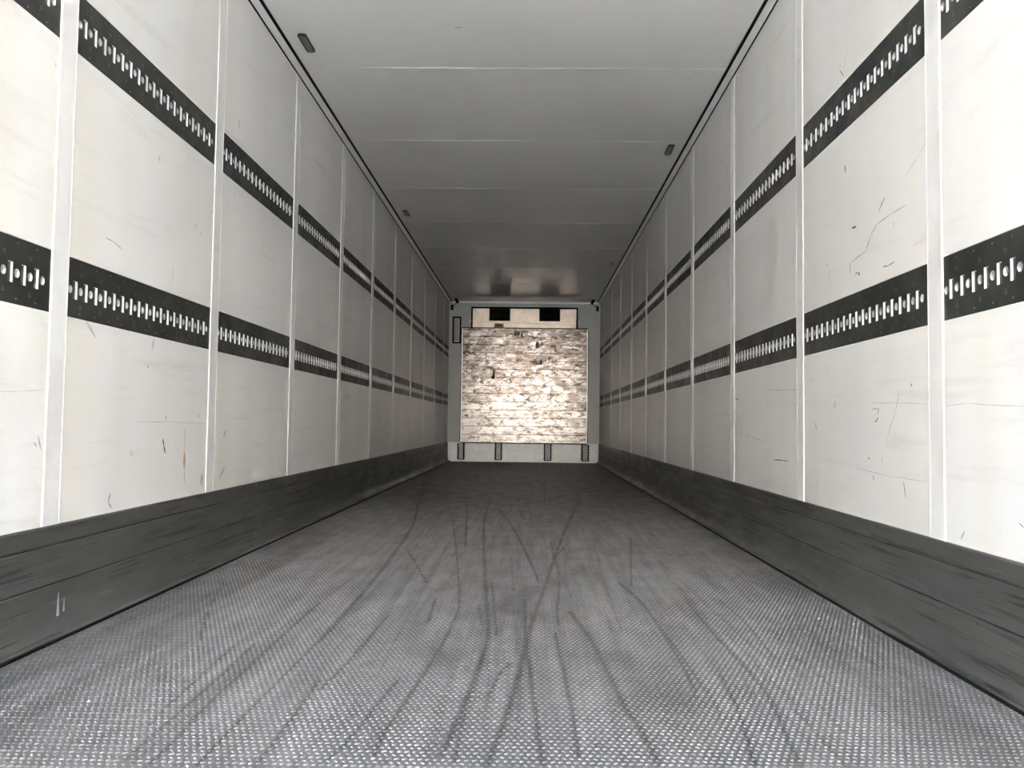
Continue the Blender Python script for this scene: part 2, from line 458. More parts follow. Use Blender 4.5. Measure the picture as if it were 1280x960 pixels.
M_OUT = plain('outer_skin', (0.7, 0.7, 0.7), 0.5)
M_SC = [plain('scuff_black', (0.05, 0.05, 0.055), 0.6), plain('scuff_dark', (0.17, 0.17, 0.17), 0.6),
        plain('scuff_grey', (0.50, 0.50, 0.48), 0.55), plain('scuff_rust', (0.48, 0.30, 0.17), 0.6),
        plain('scuff_tan', (0.60, 0.54, 0.45), 0.6)]

# ---------------------------------------------------------------- yard outside
ground = MB()
ground.box(-150, 150, -160, 60, -1.45, -1.25)
struct(ground.build('ground', plain('yard_asphalt', (0.07, 0.07, 0.07), 0.85, 0, 0.15, 0.6)))
struct(MB().box(-14, 14, -7.5, 20, -1.26, -1.235).build('floor_bounce', M_BOUNCE))  # unseen pale apron added to bounce sunlight onto the near ceiling
# unseen wall added behind the open end to hold low daylight off the depth
yw = MB().box(-60, 60, -27, -26, -1.25, 9.6).box(-60.3, 60.3, -27.2, -25.8, 9.6, 10.0)
struct(yw.build('wall_light_block', plain('light_block_render', (0.13, 0.11, 0.088), 0.8, 0, 0.15, 0.8)))

# ---------------------------------------------------------------- floor with tread pattern
rng = np.random.default_rng(5)

def seg_dist(px, py, pts):
    best = np.full(px.shape, 1e9)
    for (x0, y0), (x1, y1) in zip(pts[:-1], pts[1:]):
        dx, dy = x1 - x0, y1 - y0
        t = np.clip(((px - x0) * dx + (py - y0) * dy) / (dx * dx + dy * dy + 1e-12), 0, 1)
        best = np.minimum(best, np.hypot(px - x0 - t * dx, (py - y0 - t * dy) * 0.6))
    return best

NX = 700
gx = np.linspace(-W, W, NX)
ys = [Y0]
while ys[-1] < D:
    ys.append(ys[-1] + 0.010 + 0.0035 * max(0, ys[-1] - 2))
gy = np.array(ys)
gy[-1] = D
GX, GY = np.meshgrid(gx, gy)
G = np.zeros_like(GX)

def smooth_line(pts):
    pts = [np.array(p) for p in pts]
    out = [pts[0]]
    for i in range(len(pts) - 1):
        p0, p1, p2, p3 = pts[max(i - 1, 0)], pts[i], pts[i + 1], pts[min(i + 2, len(pts) - 1)]
        for t in (0.25, 0.5, 0.75, 1.0):
            out.append(0.5 * (2 * p1 + (p2 - p0) * t + (2 * p0 - 5 * p1 + 4 * p2 - p3) * t * t + (3 * p1 - p0 - 3 * p2 + p3) * t ** 3))
    return [tuple(p) for p in out]

def lay(pts, width, amp, soft=1.0):
    global G
    xs, yy = [p[0] for p in pts], [p[1] for p in pts]
    r = width * 3
    i0, i1 = np.searchsorted(gx, [min(xs) - r, max(xs) + r])
    j0, j1 = np.searchsorted(gy, [min(yy) - r * 2, max(yy) + r * 2])
    if i1 <= i0 or j1 <= j0:
        return
    d = seg_dist(GX[j0:j1, i0:i1], GY[j0:j1, i0:i1], pts)
    k = amp * np.exp(-(d / width) ** 2)
    G[j0:j1, i0:i1] = np.maximum(G[j0:j1, i0:i1], k)

def dense(pts, n=60):
    a = np.array(pts)
    s = np.r_[0, np.cumsum(np.hypot(*np.diff(a, axis=0).T))]
    u = np.linspace(0, s[-1], n)
    return np.c_[np.interp(u, s, a[:, 0]), np.interp(u, s, a[:, 1])]

for w, pts in FLOOR_BANDS:
    lay(smooth_line(pts), w, 0.42)
for w, pts in FLOOR_LINES:
    lay(smooth_line(pts), 0.0042 * w * (1 + 0.05 * pts[0][1]), 0.9)
for k in range(210):                                     # many faint lengthwise scratches
    x = rng.uniform(-1.15, 1.15)
    y = rng.uniform(1.0, 9.0)
    ln = rng.uniform(0.3, 2.0)
    sl = rng.normal(0, 0.05)
    lay([(x, y), (x + sl * ln * .5 + rng.normal(0, .01), y + ln * .5), (x + sl * ln, y + ln)], 0.004, rng.uniform(0.12, 0.42))
for k in range(14):
    x = rng.uniform(-1.0, 1.0)
    y = rng.uniform(1.4, 8.0)
    lay([(x, y), (x + rng.normal(0, .12), y + rng.normal(0, .04))], 0.02, rng.uniform(0.15, 0.3))
# dirt that gathers along the two skirtings
edge = np.clip((np.abs(GX) - 0.93) / 0.27, 0, 1) ** 1.3 * (0.34 + 0.16 * np.sin(GY * 2.3 + 1.0) * np.sin(GY * 0.9))
G = np.clip(np.maximum(G, 0) + 0.85 * edge * (1 - G), 0, 1)

def grid_mesh(name, gx, gy, z, attr, mat):
    nx, ny = len(gx), len(gy)
    X, Y = np.meshgrid(gx, gy)
    co = np.stack([X, Y, np.full_like(X, z)], -1).reshape(-1, 3)
    i = np.arange(nx * ny).reshape(ny, nx)
    q = np.stack([i[:-1, :-1], i[:-1, 1:], i[1:, 1:], i[1:, :-1]], -1).reshape(-1, 4)
    return raw_mesh(name, co, q, attr.reshape(-1), mat)

def raw_mesh(name, co, q, attr, mat):
    me = bpy.data.meshes.new(name)
    me.vertices.add(len(co))
    me.vertices.foreach_set('co', co.astype(np.float32).ravel())
    me.loops.add(q.size)
    me.loops.foreach_set('vertex_index', q.astype(np.int32).ravel())
    me.polygons.add(len(q))
    me.polygons.foreach_set('loop_start', np.arange(0, q.size, 4, dtype=np.int32))
    me.polygons.foreach_set('loop_total', np.full(len(q), 4, dtype=np.int32))
    me.update(calc_edges=True)
    if attr is not None:
        a = me.attributes.new('grime_row_dim', 'FLOAT', 'POINT')
        a.data.foreach_set('value', attr.astype(np.float32))
    me.materials.append(mat)
    return me

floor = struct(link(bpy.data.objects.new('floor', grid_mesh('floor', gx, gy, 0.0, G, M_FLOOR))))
slab = MB().box(-W - 0.06, W + 0.06, Y0, D + 0.1, -0.14, -0.004)
slab.build('floor_slab', M_OUT, floor)

# raised tread bars, staggered rows, real relief on the part of the floor near enough to show it
ROW, PX, T_END = 0.0168, 0.0142, 6.6
rows = np.arange(1.2, T_END, ROW)
cols = np.arange(-1.19, 1.19, PX)
bx, by = np.meshgrid(cols, rows)
bx = bx + (np.arange(len(rows)) % 2)[:, None] * PX * 0.5
bx, by = bx.ravel(), by.ravel()
n = len(bx)
fade = np.clip((T_END - by) / 1.8, 0.0, 1.0)
par = np.repeat(np.arange(len(rows)) % 2, len(cols))
hh = 0.0018 * fade + 0.00005
hl = (0.0046 - 0.0006 * par) * (0.85 + 0.3 * rng.random(n))
hw = (0.0025 - 0.0004 * par) * (0.8 + 0.4 * rng.random(n)) * (0.4 + 0.6 * fade)
tx = np.array([-1, 1, 1, -1, -.72, .72, .72, -.72])
ty = np.array([-1, -1, 1, 1, -.45, -.45, .45, .45])
tz = np.array([0, 0, 0, 0, 1, 1, 1, 1])
ang = np.where(par == 0, 0.55, -0.55) + rng.normal(0, 0.12, n)
ca, sa = np.cos(ang), np.sin(ang)
co = np.empty((n, 8, 3))
lx_, ly_ = hl[:, None] * tx, hw[:, None] * ty
co[:, :, 0] = bx[:, None] + ca[:, None] * lx_ - sa[:, None] * ly_
co[:, :, 1] = by[:, None] + sa[:, None] * lx_ + ca[:, None] * ly_
co[:, :, 2] = hh[:, None] * tz + 0.0001
fq = np.array([[0, 1, 5, 4], [1, 2, 6, 5], [2, 3, 7, 6], [3, 0, 4, 7], [4, 5, 6, 7]])
q = (np.arange(n)[:, None, None] * 8 + fq[None]).reshape(-1, 4)
ii = np.clip(np.searchsorted(gx, bx), 0, len(gx) - 1)
jj = np.clip(np.searchsorted(gy, by), 0, len(gy) - 1)
gr = np.clip(G[jj, ii] * (0.75 + 0.5 * rng.random(n)) + rng.random(n) ** 2 * 0.35 + par * 0.22, 0, 1)  # weaker reflection of odd rows put in as extra darkening
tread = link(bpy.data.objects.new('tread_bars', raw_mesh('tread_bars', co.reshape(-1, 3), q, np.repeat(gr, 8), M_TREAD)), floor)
tread['kind'] = 'stuff'

# ---------------------------------------------------------------- ceiling
ceil = MB().box(-W - 0.06, W + 0.06, Y0, D + 0.1, H + 0.012, H + 0.09)
ceil = struct(ceil.build('ceiling', M_OUT))
CP = 1.198
edges = [Y0] + [4.589 + CP * k for k in range(-3, 8)] + [D]
edges = [e for e in edges if Y0 <= e <= D]
for a, b in zip(edges[:-1], edges[1:]):
    MB().box(-W, W, a, b - 0.0012, H, H + 0.013, 0.0012).build('ceiling_panel', M_CEIL, ceil)
for e in edges[1:-1]:
    MB().box(-1.19, 1.19, e - 0.004, e + 0.003, H - 0.0016, H + 0.001, 0.0007).build('joint_bead', M_CEIL, ceil)

# ---------------------------------------------------------------- side walls
ORD = ['first', 'second', 'third', 'fourth', 'fifth', 'sixth', 'seventh', 'eighth', 'ninth', 'tenth', 'last']

SLOT_P = 0.0565
SL_W, SL_H = 0.0215, 0.053           # slot opening
HO_R = 0.0122                        # round opening
BAND = 0.031

def rect_hit(a, w, h):
    c, s = math.cos(a), math.sin(a)
    t = min(w / abs(c) if abs(c) > 1e-9 else 1e9, h / abs(s) if abs(s) > 1e-9 else 1e9)
    return (c * t, s * t)

def cell_angles(w, h, extra=None):
    an = [2 * math.pi * i / 16 for i in range(16)]
    for (ww, hh_) in ((w, h),) + ((extra,) if extra else ()):
        a0 = math.atan2(hh_, ww)
        an += [a0, math.pi - a0, math.pi + a0, 2 * math.pi - a0]
    return sorted(set(round(a, 6) for a in an))

def rail_layout(length):
    """positions of (y, kind) measured from the rail's start"""
    out = []
    y = 0.0135
    i = 0
    while y < length - 0.012:
        out.append((y, 'hole' if i % 2 == 0 else 'slot'))
        y += SLOT_P / 2
        i += 1
    return out

def rail_plate(length, z0, z1, zc, skip_before=0.0):
    """flat rail with real openings; local: y along, face towards +x at x = 0, z relative to zc"""
    b = MB()
    zt, zb = z1 - zc, z0 - zc
    lay_ = [(y, k) for y, k in rail_layout(length) if y > skip_before]
    b.quad((0, 0, zb), (0, length, zb), (0, length, -BAND), (0, 0, -BAND))
    b.quad((0, 0, BAND), (0, length, BAND), (0, length, zt), (0, 0, zt))
    w = SLOT_P / 4
    y0 = lay_[0][0] - w
    y1 = lay_[-1][0] + w
    if y0 > 0:
        b.quad((0, 0, -BAND), (0, y0, -BAND), (0, y0, BAND), (0, 0, BAND))
    else:
        y0 = 0.0
    if y1 < length:
        b.quad((0, y1, -BAND), (0, length, -BAND), (0, length, BAND), (0, y1, BAND))
    for y, k in lay_:
        if k == 'slot':
            an = cell_angles(w, BAND, (SL_W / 2, SL_H / 2))
            inner = [rect_hit(a, SL_W / 2, SL_H / 2) for a in an]
        else:
            an = cell_angles(w, BAND)
            inner = [(HO_R * 0.92 * math.cos(a), HO_R * math.sin(a)) for a in an]
        outer = [rect_hit(a, w, BAND) for a in an]
        m = len(an)
        for i in range(m):
            j = (i + 1) % m
            b.quad((0, max(0, y + outer[i][0]), outer[i][1]), (0, max(0, y + outer[j][0]), outer[j][1]),
                   (0, y + inner[j][0], inner[j][1]), (0, y + inner[i][0], inner[i][1]))
    # folded-back long and short edges give the plate its thickness
    d = -0.006
    b.quad((0, 0, zb), (0, length, zb), (d, length, zb), (d, 0, zb))
    b.quad((0, 0, zt), (0, length, zt), (d, length, zt), (d, 0, zt))
    b.quad((0, 0, zb), (0, 0, zt), (d, 0, zt), (d, 0, zb))
    b.quad((0, length, zb), (0, length, zt), (d, length, zt), (d, length, zb))
    return b

def pocket(b, y, k, depth=0.0072):
    """zinc-lined recess behind one opening"""
    if k == 'slot':
        pts = [(-SL_W / 2, -SL_H / 2), (SL_W / 2, -SL_H / 2), (SL_W / 2, SL_H / 2), (-SL_W / 2, SL_H / 2)]
    else:
        pts = [(HO_R * .92 * math.cos(2 * math.pi * i / 12), HO_R * math.sin(2 * math.pi * i / 12)) for i in range(12)]
        depth = 0.005
    g = 1.01
    m = len(pts)
    n = len(b.v)
    s = 1.0 if k == 'slot' else 0.70
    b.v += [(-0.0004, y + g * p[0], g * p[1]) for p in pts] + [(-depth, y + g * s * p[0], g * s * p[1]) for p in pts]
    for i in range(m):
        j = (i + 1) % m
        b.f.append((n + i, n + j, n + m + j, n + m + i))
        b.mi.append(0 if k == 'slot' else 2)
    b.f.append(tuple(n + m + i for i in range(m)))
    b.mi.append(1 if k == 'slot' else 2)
    return b

def pocket_mesh(b, name):
    me = bpy.data.meshes.new(name)
    me.from_pydata(b.v, [], b.f)
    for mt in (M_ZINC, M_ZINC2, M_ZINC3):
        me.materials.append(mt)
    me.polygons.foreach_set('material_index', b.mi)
    me.update()
    return me

FULL_L = PITCH_Y - POST_W
mesh_cache = {}

def cached(key, fn):
    if key not in mesh_cache:
        mesh_cache[key] = fn()
    return mesh_cache[key]

def add_rail(side, sgn, bay, ya, yb, z0, z1, level, detail):
    """one lashing rail; sgn -1 left wall, +1 right wall"""
    L = yb - ya
    zc = (z0 + z1) / 2 - (0.006 if level == 'lower' else 0.0)
    x = sgn * (W + 0.0012)
    rot = 0.0 if sgn < 0 else math.pi
    org = (x, ya if sgn < 0 else yb, zc)
    e = empty('lashing_rail', org, rot)
    last = bay == 10
    where = {0: 'cut by the picture edge', 10: 'in the last short bay'}.get(bay, f'{ORD[bay]} bay from the camera')
    tag(e, f'{level} dark steel slotted rail on {side} wall, {where}', 'rail', 'lashing rails along the side walls')
    key = (round(L, 3), level)
    skip = 0.0
    place('rail_plate', cached(('p',) + key, lambda: rail_plate(L, z0, z1, zc).mesh('rail_plate', M_RAIL)), (0, 0, 0), e)
    lay_ = rail_layout(L)
    if detail:
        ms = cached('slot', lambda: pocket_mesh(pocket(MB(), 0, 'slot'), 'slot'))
        mh = cached('hole', lambda: pocket_mesh(pocket(MB(), 0, 'hole'), 'round_hole'))
        rest = MB()
        for y, k in lay_:
            yw = ya + y if sgn < 0 else yb - y
            if yw < 1.75:
                pocket(rest, y, k)
                continue
            place('slot' if k == 'slot' else 'round_hole', ms if k == 'slot' else mh, (0, y, 0), e)
        if rest.v:
            o = place('slot_lining', pocket_mesh(rest, 'slot_lining'), (0, 0, 0), e)
            o['kind'] = 'stuff'
        def marks():
            b = MB()
            i = 0
            for y, k in lay_:
                if k == 'hole':
                    i += 1
                    if i % 2 == 0:
                        for s in (1, -1):       # embossed arrowheads pointing at the holes
                            zt, zp = s * 0.054, s * 0.041
                            for dy in (-1, 1):
                                b.quad((0.0008, y + dy * 0.0068, zt), (0.0008, y + dy * 0.0046, zt),
                                       (0.0008, y - dy * 0.0004, zp), (0.0008, y + dy * 0.0012, zp))
                            b.quad((0.0008, y - 0.0068, zt), (0.0008, y + 0.0068, zt), (0.0008, y + 0.0056, zt - s * .0016), (0.0008, y - 0.0056, zt - s * .0016))
            return b.mesh('arrow_marks', M_MARK)
        o = place('arrow_marks', cached(('m',) + key, marks), (0, 0, 0), e)
        o['kind'] = 'stuff'
        def rivets():
            b = MB()
            i = 0
            for y, k in lay_:
                i += 1
                if i % 3 == 0:
                    for zz in (z1 - zc - 0.014, z0 - zc + 0.014):
                        b.disc(0, y, zz, 0.0026, 0.0012, 'x', 1, 6)
            return b.mesh('rivets', M_MARK)
        o = place('rivets', cached(('r',) + key, rivets), (0, 0, 0), e)
        o['kind'] = 'stuff'
    else:
        def lin():
            b = MB()
            for y, k in lay_:
                pocket(b, y, k)
            return pocket_mesh(b, 'slot_lining')
        o = place('slot_lining', cached(('l',) + key, lin), (0, 0, 0), e)
        o['kind'] = 'stuff'
    return e

def scuffs(parent, data, sgn):
    groups = {}
    for w, c, pts in data:
        b = groups.setdefault(c, MB())
        pts = [np.array(p) for p in pts]
        x = sgn * (W - 0.0005)
        for p, q in zip(pts[:-1], pts[1:]):
            d = q - p
            ln = np.hypot(*d)
            if ln < 1e-6:
                continue
            nrm = np.array([-d[1], d[0]]) / ln
            hw0 = 0.0011 * w * (p[0] / 2.4) ** 0.5
            # a mark that is foreshortened along the wall needs its width mostly in y
            hw_ = hw0 * (1 + 1.2 * abs(nrm[0]))
            m = (p + q) / 2
            for a, bb, f0, f1 in ((p, m, 0.45, 1.0), (m, q, 1.0, 0.45)):
                b.quad((x, *(a + nrm * hw_ * f0)), (x, *(bb + nrm * hw_ * f1)), (x, *(bb - nrm * hw_ * f1)), (x, *(a - nrm * hw_ * f0)))
    for c, b in groups.items():
        o = b.build('scuff_marks', M_SC[c], parent)
        o['kind'] = 'stuff'

def kick_profile(sgn):
    P = [(0.000, 0.311), (0.007, 0.311), (0.010, 0.306), (0.010, 0.262), (0.0075, 0.258), (0.0075, 0.255), (0.0115, 0.251),
         (0.0115, 0.152), (0.0085, 0.1495), (0.0085, 0.1465), (0.0125, 0.143), (0.0125, 0.098), (0.0105, 0.096), (0.0125, 0.094), (0.0135, 0.066)]
    for k in range(1, 8):
        a = k / 7 * math.pi / 2
        P.append((0.0135 + 0.034 * (1 - math.cos(a)), 0.066 - 0.058 * math.sin(a)))
    P += [(0.0475, 0.0), (0.0, 0.0)]
    return [(sgn * (W - d), z) for d, z in P] 

for side, sgn in (('left', -1), ('right', 1)):
    x0, x1 = sorted((sgn * (W + 0.014), sgn * (W + 0.075)))
    wall = struct(MB().box(x0, x1, Y0, D + 0.1, -0.05, H + 0.05).build('wall_' + side, M_OUT))
    xa, xb = sorted((sgn * W, sgn * (W + 0.0138)))
    bays = [(POSTS[i] + POST_W / 2, POSTS[i + 1] - POST_W / 2) for i in range(len(POSTS) - 1)] + [(POSTS[-1] + POST_W / 2, D)]
    # bay behind the first post stays outside the view: one full panel
    MB().box(xa, xb, Y0, POSTS[0] - POST_W / 2, KICK - 0.02, H, 0.001).build('wall_panel', M_WALL, wall)
    for bay, (ya, yb) in enumerate(bays):
        zs = (KICK - 0.02, RAILS[0][0], RAILS[0][1], RAILS[1][0], RAILS[1][1], H)
        for za, zb in ((zs[0], zs[1]), (zs[2], zs[3]), (zs[4], zs[5])):
            MB().box(xa, xb, ya, yb, za, zb, 0.0012).build('wall_panel', M_WALL, wall)
        for z0, z1, level in RAILS:
            add_rail(side, sgn, bay, ya + 0.0006, yb - 0.0006, z0 + 0.0006, z1 - 0.0006, level, bay <= 3)
    for yc in [POSTS[0] - PITCH_Y * q for q in (3, 2, 1)] + POSTS:
        px0, px1 = sorted((sgn * (W - 0.0022), sgn * (W + 0.0138)))
        ps = MB().box(px0, px1, yc - POST_W / 2, yc + POST_W / 2, KICK - 0.02, H - 0.03, 0.0012).build('post', M_POST, wall)
        for s in (-1, 1):
            yb_ = yc + s * (POST_W / 2 - 0.004)
            bx0, bx1 = sorted((sgn * (W - 0.0031), sgn * (W - 0.0018)))
            MB().box(bx0, bx1, yb_ - 0.0016, yb_ + 0.0016, KICK - 0.01, H - 0.04, 0.0006).build('post_bead', M_BEAD, ps)
    scuffs(wall, SCUFF_LEFT if sgn < 0 else SCUFF_RIGHT, sgn)
    # skirting with its cove towards the floor
    kb = MB().sweep_y(kick_profile(sgn), Y0, D - 0.001).build('baseboard_' + side, M_KICK)
    struct(kb)
    for gz, gh, gd in ((0.2565, 0.0014, 0.0098), (0.148, 0.0017, 0.0110)):
        g0, g1 = sorted((sgn * W, sgn * (W - gd)))
        MB().box(g0, g1, Y0, D - 0.02, gz - gh, gz + gh).build('groove_line', M_GROOVE, kb)  # dark broken line along the groove
    sx0, sx1 = sorted((sgn * (W - 0.0470), sgn * (W - 0.0585)))
    MB().box(sx0, sx1, Y0, D - 0.02, 0.0, 0.0055, 0.0015).build('floor_seal', M_BLACK, kb)
    # cove trim between wall and ceiling with a dark joint at either edge
    tr = MB()
    prof = [(sgn * (W - 0.0005), H - 0.031), (sgn * (W - 0.004), H - 0.031), (sgn * (W - 0.030), H - 0.006), (sgn * (W - 0.030), H - 0.0005), (sgn * (W - 0.0005), H - 0.0005)]
    tr.sweep_y(prof + [prof[0]], Y0, D - 0.001, cap=False)
    trim = struct(tr.build('trim_1' if sgn < 0 else 'trim_2', M_POST))
    a0, a1 = sorted((sgn * (W + 0.0), sgn * (W - 0.0055)))
    MB().box(a0, a1, Y0, D - 0.002, H - 0.0385, H - 0.0305, 0.001).build('joint_seal', M_BLACK, trim)
    a0, a1 = sorted((sgn * (W - 0.0295), sgn * (W - 0.0455)))
    MB().box(a0, a1, Y0, D - 0.002, H - 0.0065, H + 0.0, 0.001).build('joint_seal', M_BLACK, trim)

# small marks on the left skirting
lb = bpy.data.objects['baseboard_left']
sp = MB()
for y, z, hy, hz in ((2.345, 0.088, 0.008, 0.034), (2.375, 0.080, 0.005, 0.020), (4.03, 0.302, 0.006, 0.008)):
    xx = -W + 0.0155
    sp.poly([(xx, y - hy, z - hz), (xx, y + hy, z - hz), (xx, y + hy * 0.5, z), (xx, y + hy * 0.2, z + hz), (xx, y - hy * 0.3, z + hz * .8)])
o = sp.build('paint_splash', plain('white_splash', (0.55, 0.56, 0.55), 0.5), lb)
o['kind'] = 'stuff'

# ---------------------------------------------------------------- front wall
fw = struct(MB().box(-W - 0.06, W + 0.06, D, D + 0.02, -0.05, H + 0.05).build('wall_front', plain('front_wall_dimmed', (0.33, 0.36, 0.355), 0.35, 0, 0.05, 3)))  # dim light of the far end put into a darker wall colour
EX, EZ0, EZ1 = 0.861, 2.162, 2.503
# insulation shell behind, leaving the unit's niche
MB().box(-W - 0.06, W + 0.06, D + 0.02, D + 0.42, -0.05, H + 0.09).build('outer_shell', M_OUT, fw)
t3 = struct(MB().box(-W + 0.032, W - 0.032, D - 0.014, D, H - 0.030, H - 0.0005, 0.002).build('trim_3', M_POST))
# skirting boards across the foot of the front wall
bf = struct(MB().box(-W + 0.0145, W - 0.0145, D - 0.016, D, 0.0, 0.312, 0.002).build('baseboard_front', M_BOARD))
YB = 13.40                                    # bulkhead face
LEGS = [(-1.050, -0.948), (-0.446, -0.342), (0.342, 0.456), (0.944, 1.056)]
xs_ = [-W + 0.048] + [v for l in LEGS for v in (l[0] - 0.022, l[1] + 0.022)] + [W - 0.048]
for i in range(0, len(xs_), 2):
    for za, zb in ((0.024, 0.163), (0.167, 0.268), (0.272, 0.309)):
        MB().box(xs_[i], xs_[i + 1], D - 0.022, D - 0.015, za, zb, 0.002).build('skirting_board', M_BOARD, bf)

# ---------------------------------------------------------------- aluminium bulkhead
bh = empty('bulkhead', (0.01, YB, 0.0))
tag(bh, 'worn aluminium air-return bulkhead of horizontal boards standing before the front wall', 'bulkhead')
BX0, BX1, BZ0, BZ1 = -1.022, 1.022, 0.312, 2.158
NP = 14
ph = (BZ1 - BZ0) / NP
for i in range(NP):
    off = 0.0012 * ((i * 7) % 3 - 1)
    MB().box(BX0 + 0.014, BX1 - 0.014, off, 0.028 + off, BZ0 + i * ph + 0.0012, BZ0 + (i + 1) * ph - 0.0012, 0.0018).build('board', M_BULK, bh)
MB().box(BX0 + 0.014, BX1 - 0.014, 0.028, 0.034, BZ0, BZ1).build('backing_sheet', M_DARK, bh)
M_FLANGE = plain('bright_flange', (0.5, 0.5, 0.49), 0.35, 0.7)
MB().box(BX0, BX0 + 0.013, -0.006, 0.06, BZ0 - 0.002, BZ1, 0.002).build('side_flange', M_FLANGE, bh)
MB().box(BX1 - 0.013, BX1, -0.006, 0.06, BZ0 - 0.002, BZ1, 0.002).build('side_flange', M_FLANGE, bh)
MB().box(BX0 - 0.012, BX0, 0.012, D - YB - 0.001, BZ0, BZ1, 0.001).build('side_seal', M_BLACK, bh)
MB().box(BX1, BX1 + 0.012, 0.012, D - YB - 0.001, BZ0, BZ1, 0.001).build('side_seal', M_BLACK, bh)
MB().box(BX0, BX1, -0.004, 0.006, BZ1 + 0.0005, BZ1 + 0.014, 0.002).build('top_seal', M_BLACK, bh)
MB().box(BX0, BX1, -0.003, 0.06, BZ0 - 0.014, BZ0 - 0.0005, 0.002).build('bottom_seal', M_BLACK, bh)
sm = MB()
for (sx, sz, sw, sh) in ((-0.16, 2.075, .014, .075), (-0.135, 2.075, .012, .06), (-0.11, 2.06, .014, .08), (-0.085, 2.075, .011, .06), (-0.05, 2.065, .015, .07),
                         (-0.10, 2.105, .085, .008), (-0.497, 1.42, .018, .16), (-0.507, 1.37, .03, .06), (0.20, 1.90, .03, .10), (0.262, 1.62, .02, .09)):
    sm.poly([(sx - sw, -0.0046, sz - sh / 2), (sx + sw * .7, -0.0046, sz - sh * .55), (sx + sw, -0.0046, sz + sh * .3), (sx + sw * .2, -0.0046, sz + sh / 2), (sx - sw * .7, -0.0046, sz + sh * .35)])
o = sm.build('tar_smears', plain('tar_smear', (0.05, 0.035, 0.028), 0.6), bh)
o['kind'] = 'stuff'
for (lx0, lx1) in LEGS:
    lx0, lx1 = lx0 - 0.01, lx1 - 0.01
    lg = MB().box(lx0 + 0.0165, lx1 - 0.0165, 0.006, D - YB - 0.024, 0.040, BZ0 - 0.014, 0.003).build('leg', M_LEG, bh)
    MB().box(lx0 - 0.004, lx0 + 0.016, 0.0, D - YB - 0.024, 0.034, BZ0 - 0.014, 0.002).build('leg_edge', M_BLACK, lg)
    MB().box(lx1 - 0.016, lx1 + 0.004, 0.0, D - YB - 0.024, 0.034, BZ0 - 0.014, 0.002).build('leg_edge', M_BLACK, lg)
    MB().box(lx0, lx1, 0.002, 0.04, 0.030, 0.041, 0.002).build('leg_foot', M_BLACK, lg)
    rv = MB()
    for zz in np.linspace(0.07, 0.27, 5):
        for xx in (lx0 - 0.016, lx1 + 0.016):
            rv.disc(xx, D - YB - 0.022, zz, 0.006, 0.004, 'y', -1, 8)
    o = rv.build('leg_rivets', M_BLACK, lg)
    o['kind'] = 'stuff'

# ---------------------------------------------------------------- cooling unit above the bulkhead
ev = empty('cooling_unit', (0, D, 2.335))
tag(ev, 'cream evaporator unit with two dark air openings, above the bulkhead', 'cooling unit')
def eb(x0, x1, y0, y1, z0, z1, name, mat, b=0.002, parent=None):
    return MB().box(x0, x1, y0, y1, z0 - 2.335, z1 - 2.335, b).build(name, mat, parent or ev)
FY = -0.090
eb(-EX - 0.006, EX + 0.006, FY + 0.006, -0.001, EZ1 - 0.022, EZ1 + 0.010, 'black_gasket', M_BLACK)
eb(-EX - 0.006, -EX + 0.022, FY + 0.006, -0.001, EZ0, EZ1 - 0.022, 'black_gasket', M_BLACK)
eb(EX - 0.022, EX + 0.006, FY + 0.006, -0.001, EZ0, EZ1 - 0.022, 'black_gasket', M_BLACK)
OP = [(-0.573, -0.232), (0.238, 0.578)]
fb = MB()
ztop, zo, zl = 2.482, 2.283, 2.247
for x0, x1, z0, z1 in ((-EX + .022, OP[0][0], zo, ztop), (OP[0][1], OP[1][0], zo, ztop), (OP[1][1], EX - .022, zo, ztop), (-EX + .022, EX - .022, zl, zo)):
    fb.box(x0, x1, FY, FY + 0.012, z0 - 2.335, z1 - 2.335)
fb.build('face_plate', M_EVAP, ev)
eb(-EX + 0.022, EX - 0.022, FY - 0.004, FY + 0.012, EZ0, zl - 0.004, 'lower_flange', M_EVAP)
for x0, x1 in OP:
    d = MB()
    ya, yb = FY + 0.006, -0.003
    za, zb = zo - 2.335, ztop - 2.335
    d.quad((x0, yb, za), (x1, yb, za), (x1, yb, zb), (x0, yb, zb))
    for xx in (x0, x1):
        d.quad((xx, ya, za), (xx, yb, za), (xx, yb, zb), (xx, ya, zb))
    for zz in (za, zb):
        d.quad((x0, ya, zz), (x1, ya, zz), (x1, yb, zz), (x0, yb, zz))
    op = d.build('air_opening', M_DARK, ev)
    fr = MB()
    cx, cz = (x0 + x1) / 2, (za + zb) / 2
    for k in range(5):
        a = 2 * math.pi * k / 5
        c, s = math.cos(a), math.sin(a)
        fr.poly([(cx + 0.02 * c, yb - 0.012, cz + 0.02 * s), (cx + 0.085 * c - 0.03 * s, yb - 0.03, cz + 0.085 * s + 0.03 * c),
                 (cx + 0.09 * c + 0.012 * s, yb - 0.012, cz + 0.09 * s - 0.012 * c)])
    fr.disc(cx, yb - 0.01, cz, 0.024, 0.02, 'y', -1, 12)
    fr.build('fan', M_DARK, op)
sc_ = MB()
for x in (-0.80, -0.60, -0.20, 0.20, 0.615, 0.80):
    for z in (2.445, 2.33):
        sc_.disc(x, FY, z - 2.335, 0.007, 0.004, 'y', -1, 8)
for x in (-0.80, 0.0, 0.80):
    sc_.disc(x, FY - 0.004, 2.205 - 2.335, 0.007, 0.004, 'y', -1, 8)
sc_.disc(-0.02, FY, 2.27 - 2.335, 0.009, 0.004, 'y', -1, 8)
o = sc_.build('screws', M_SCREW, ev)
o['kind'] = 'stuff'
eb(-0.488, -0.335, FY - 0.0052, FY - 0.0042, 2.176, 2.238, 'ochre_label', M_STICK, 0)
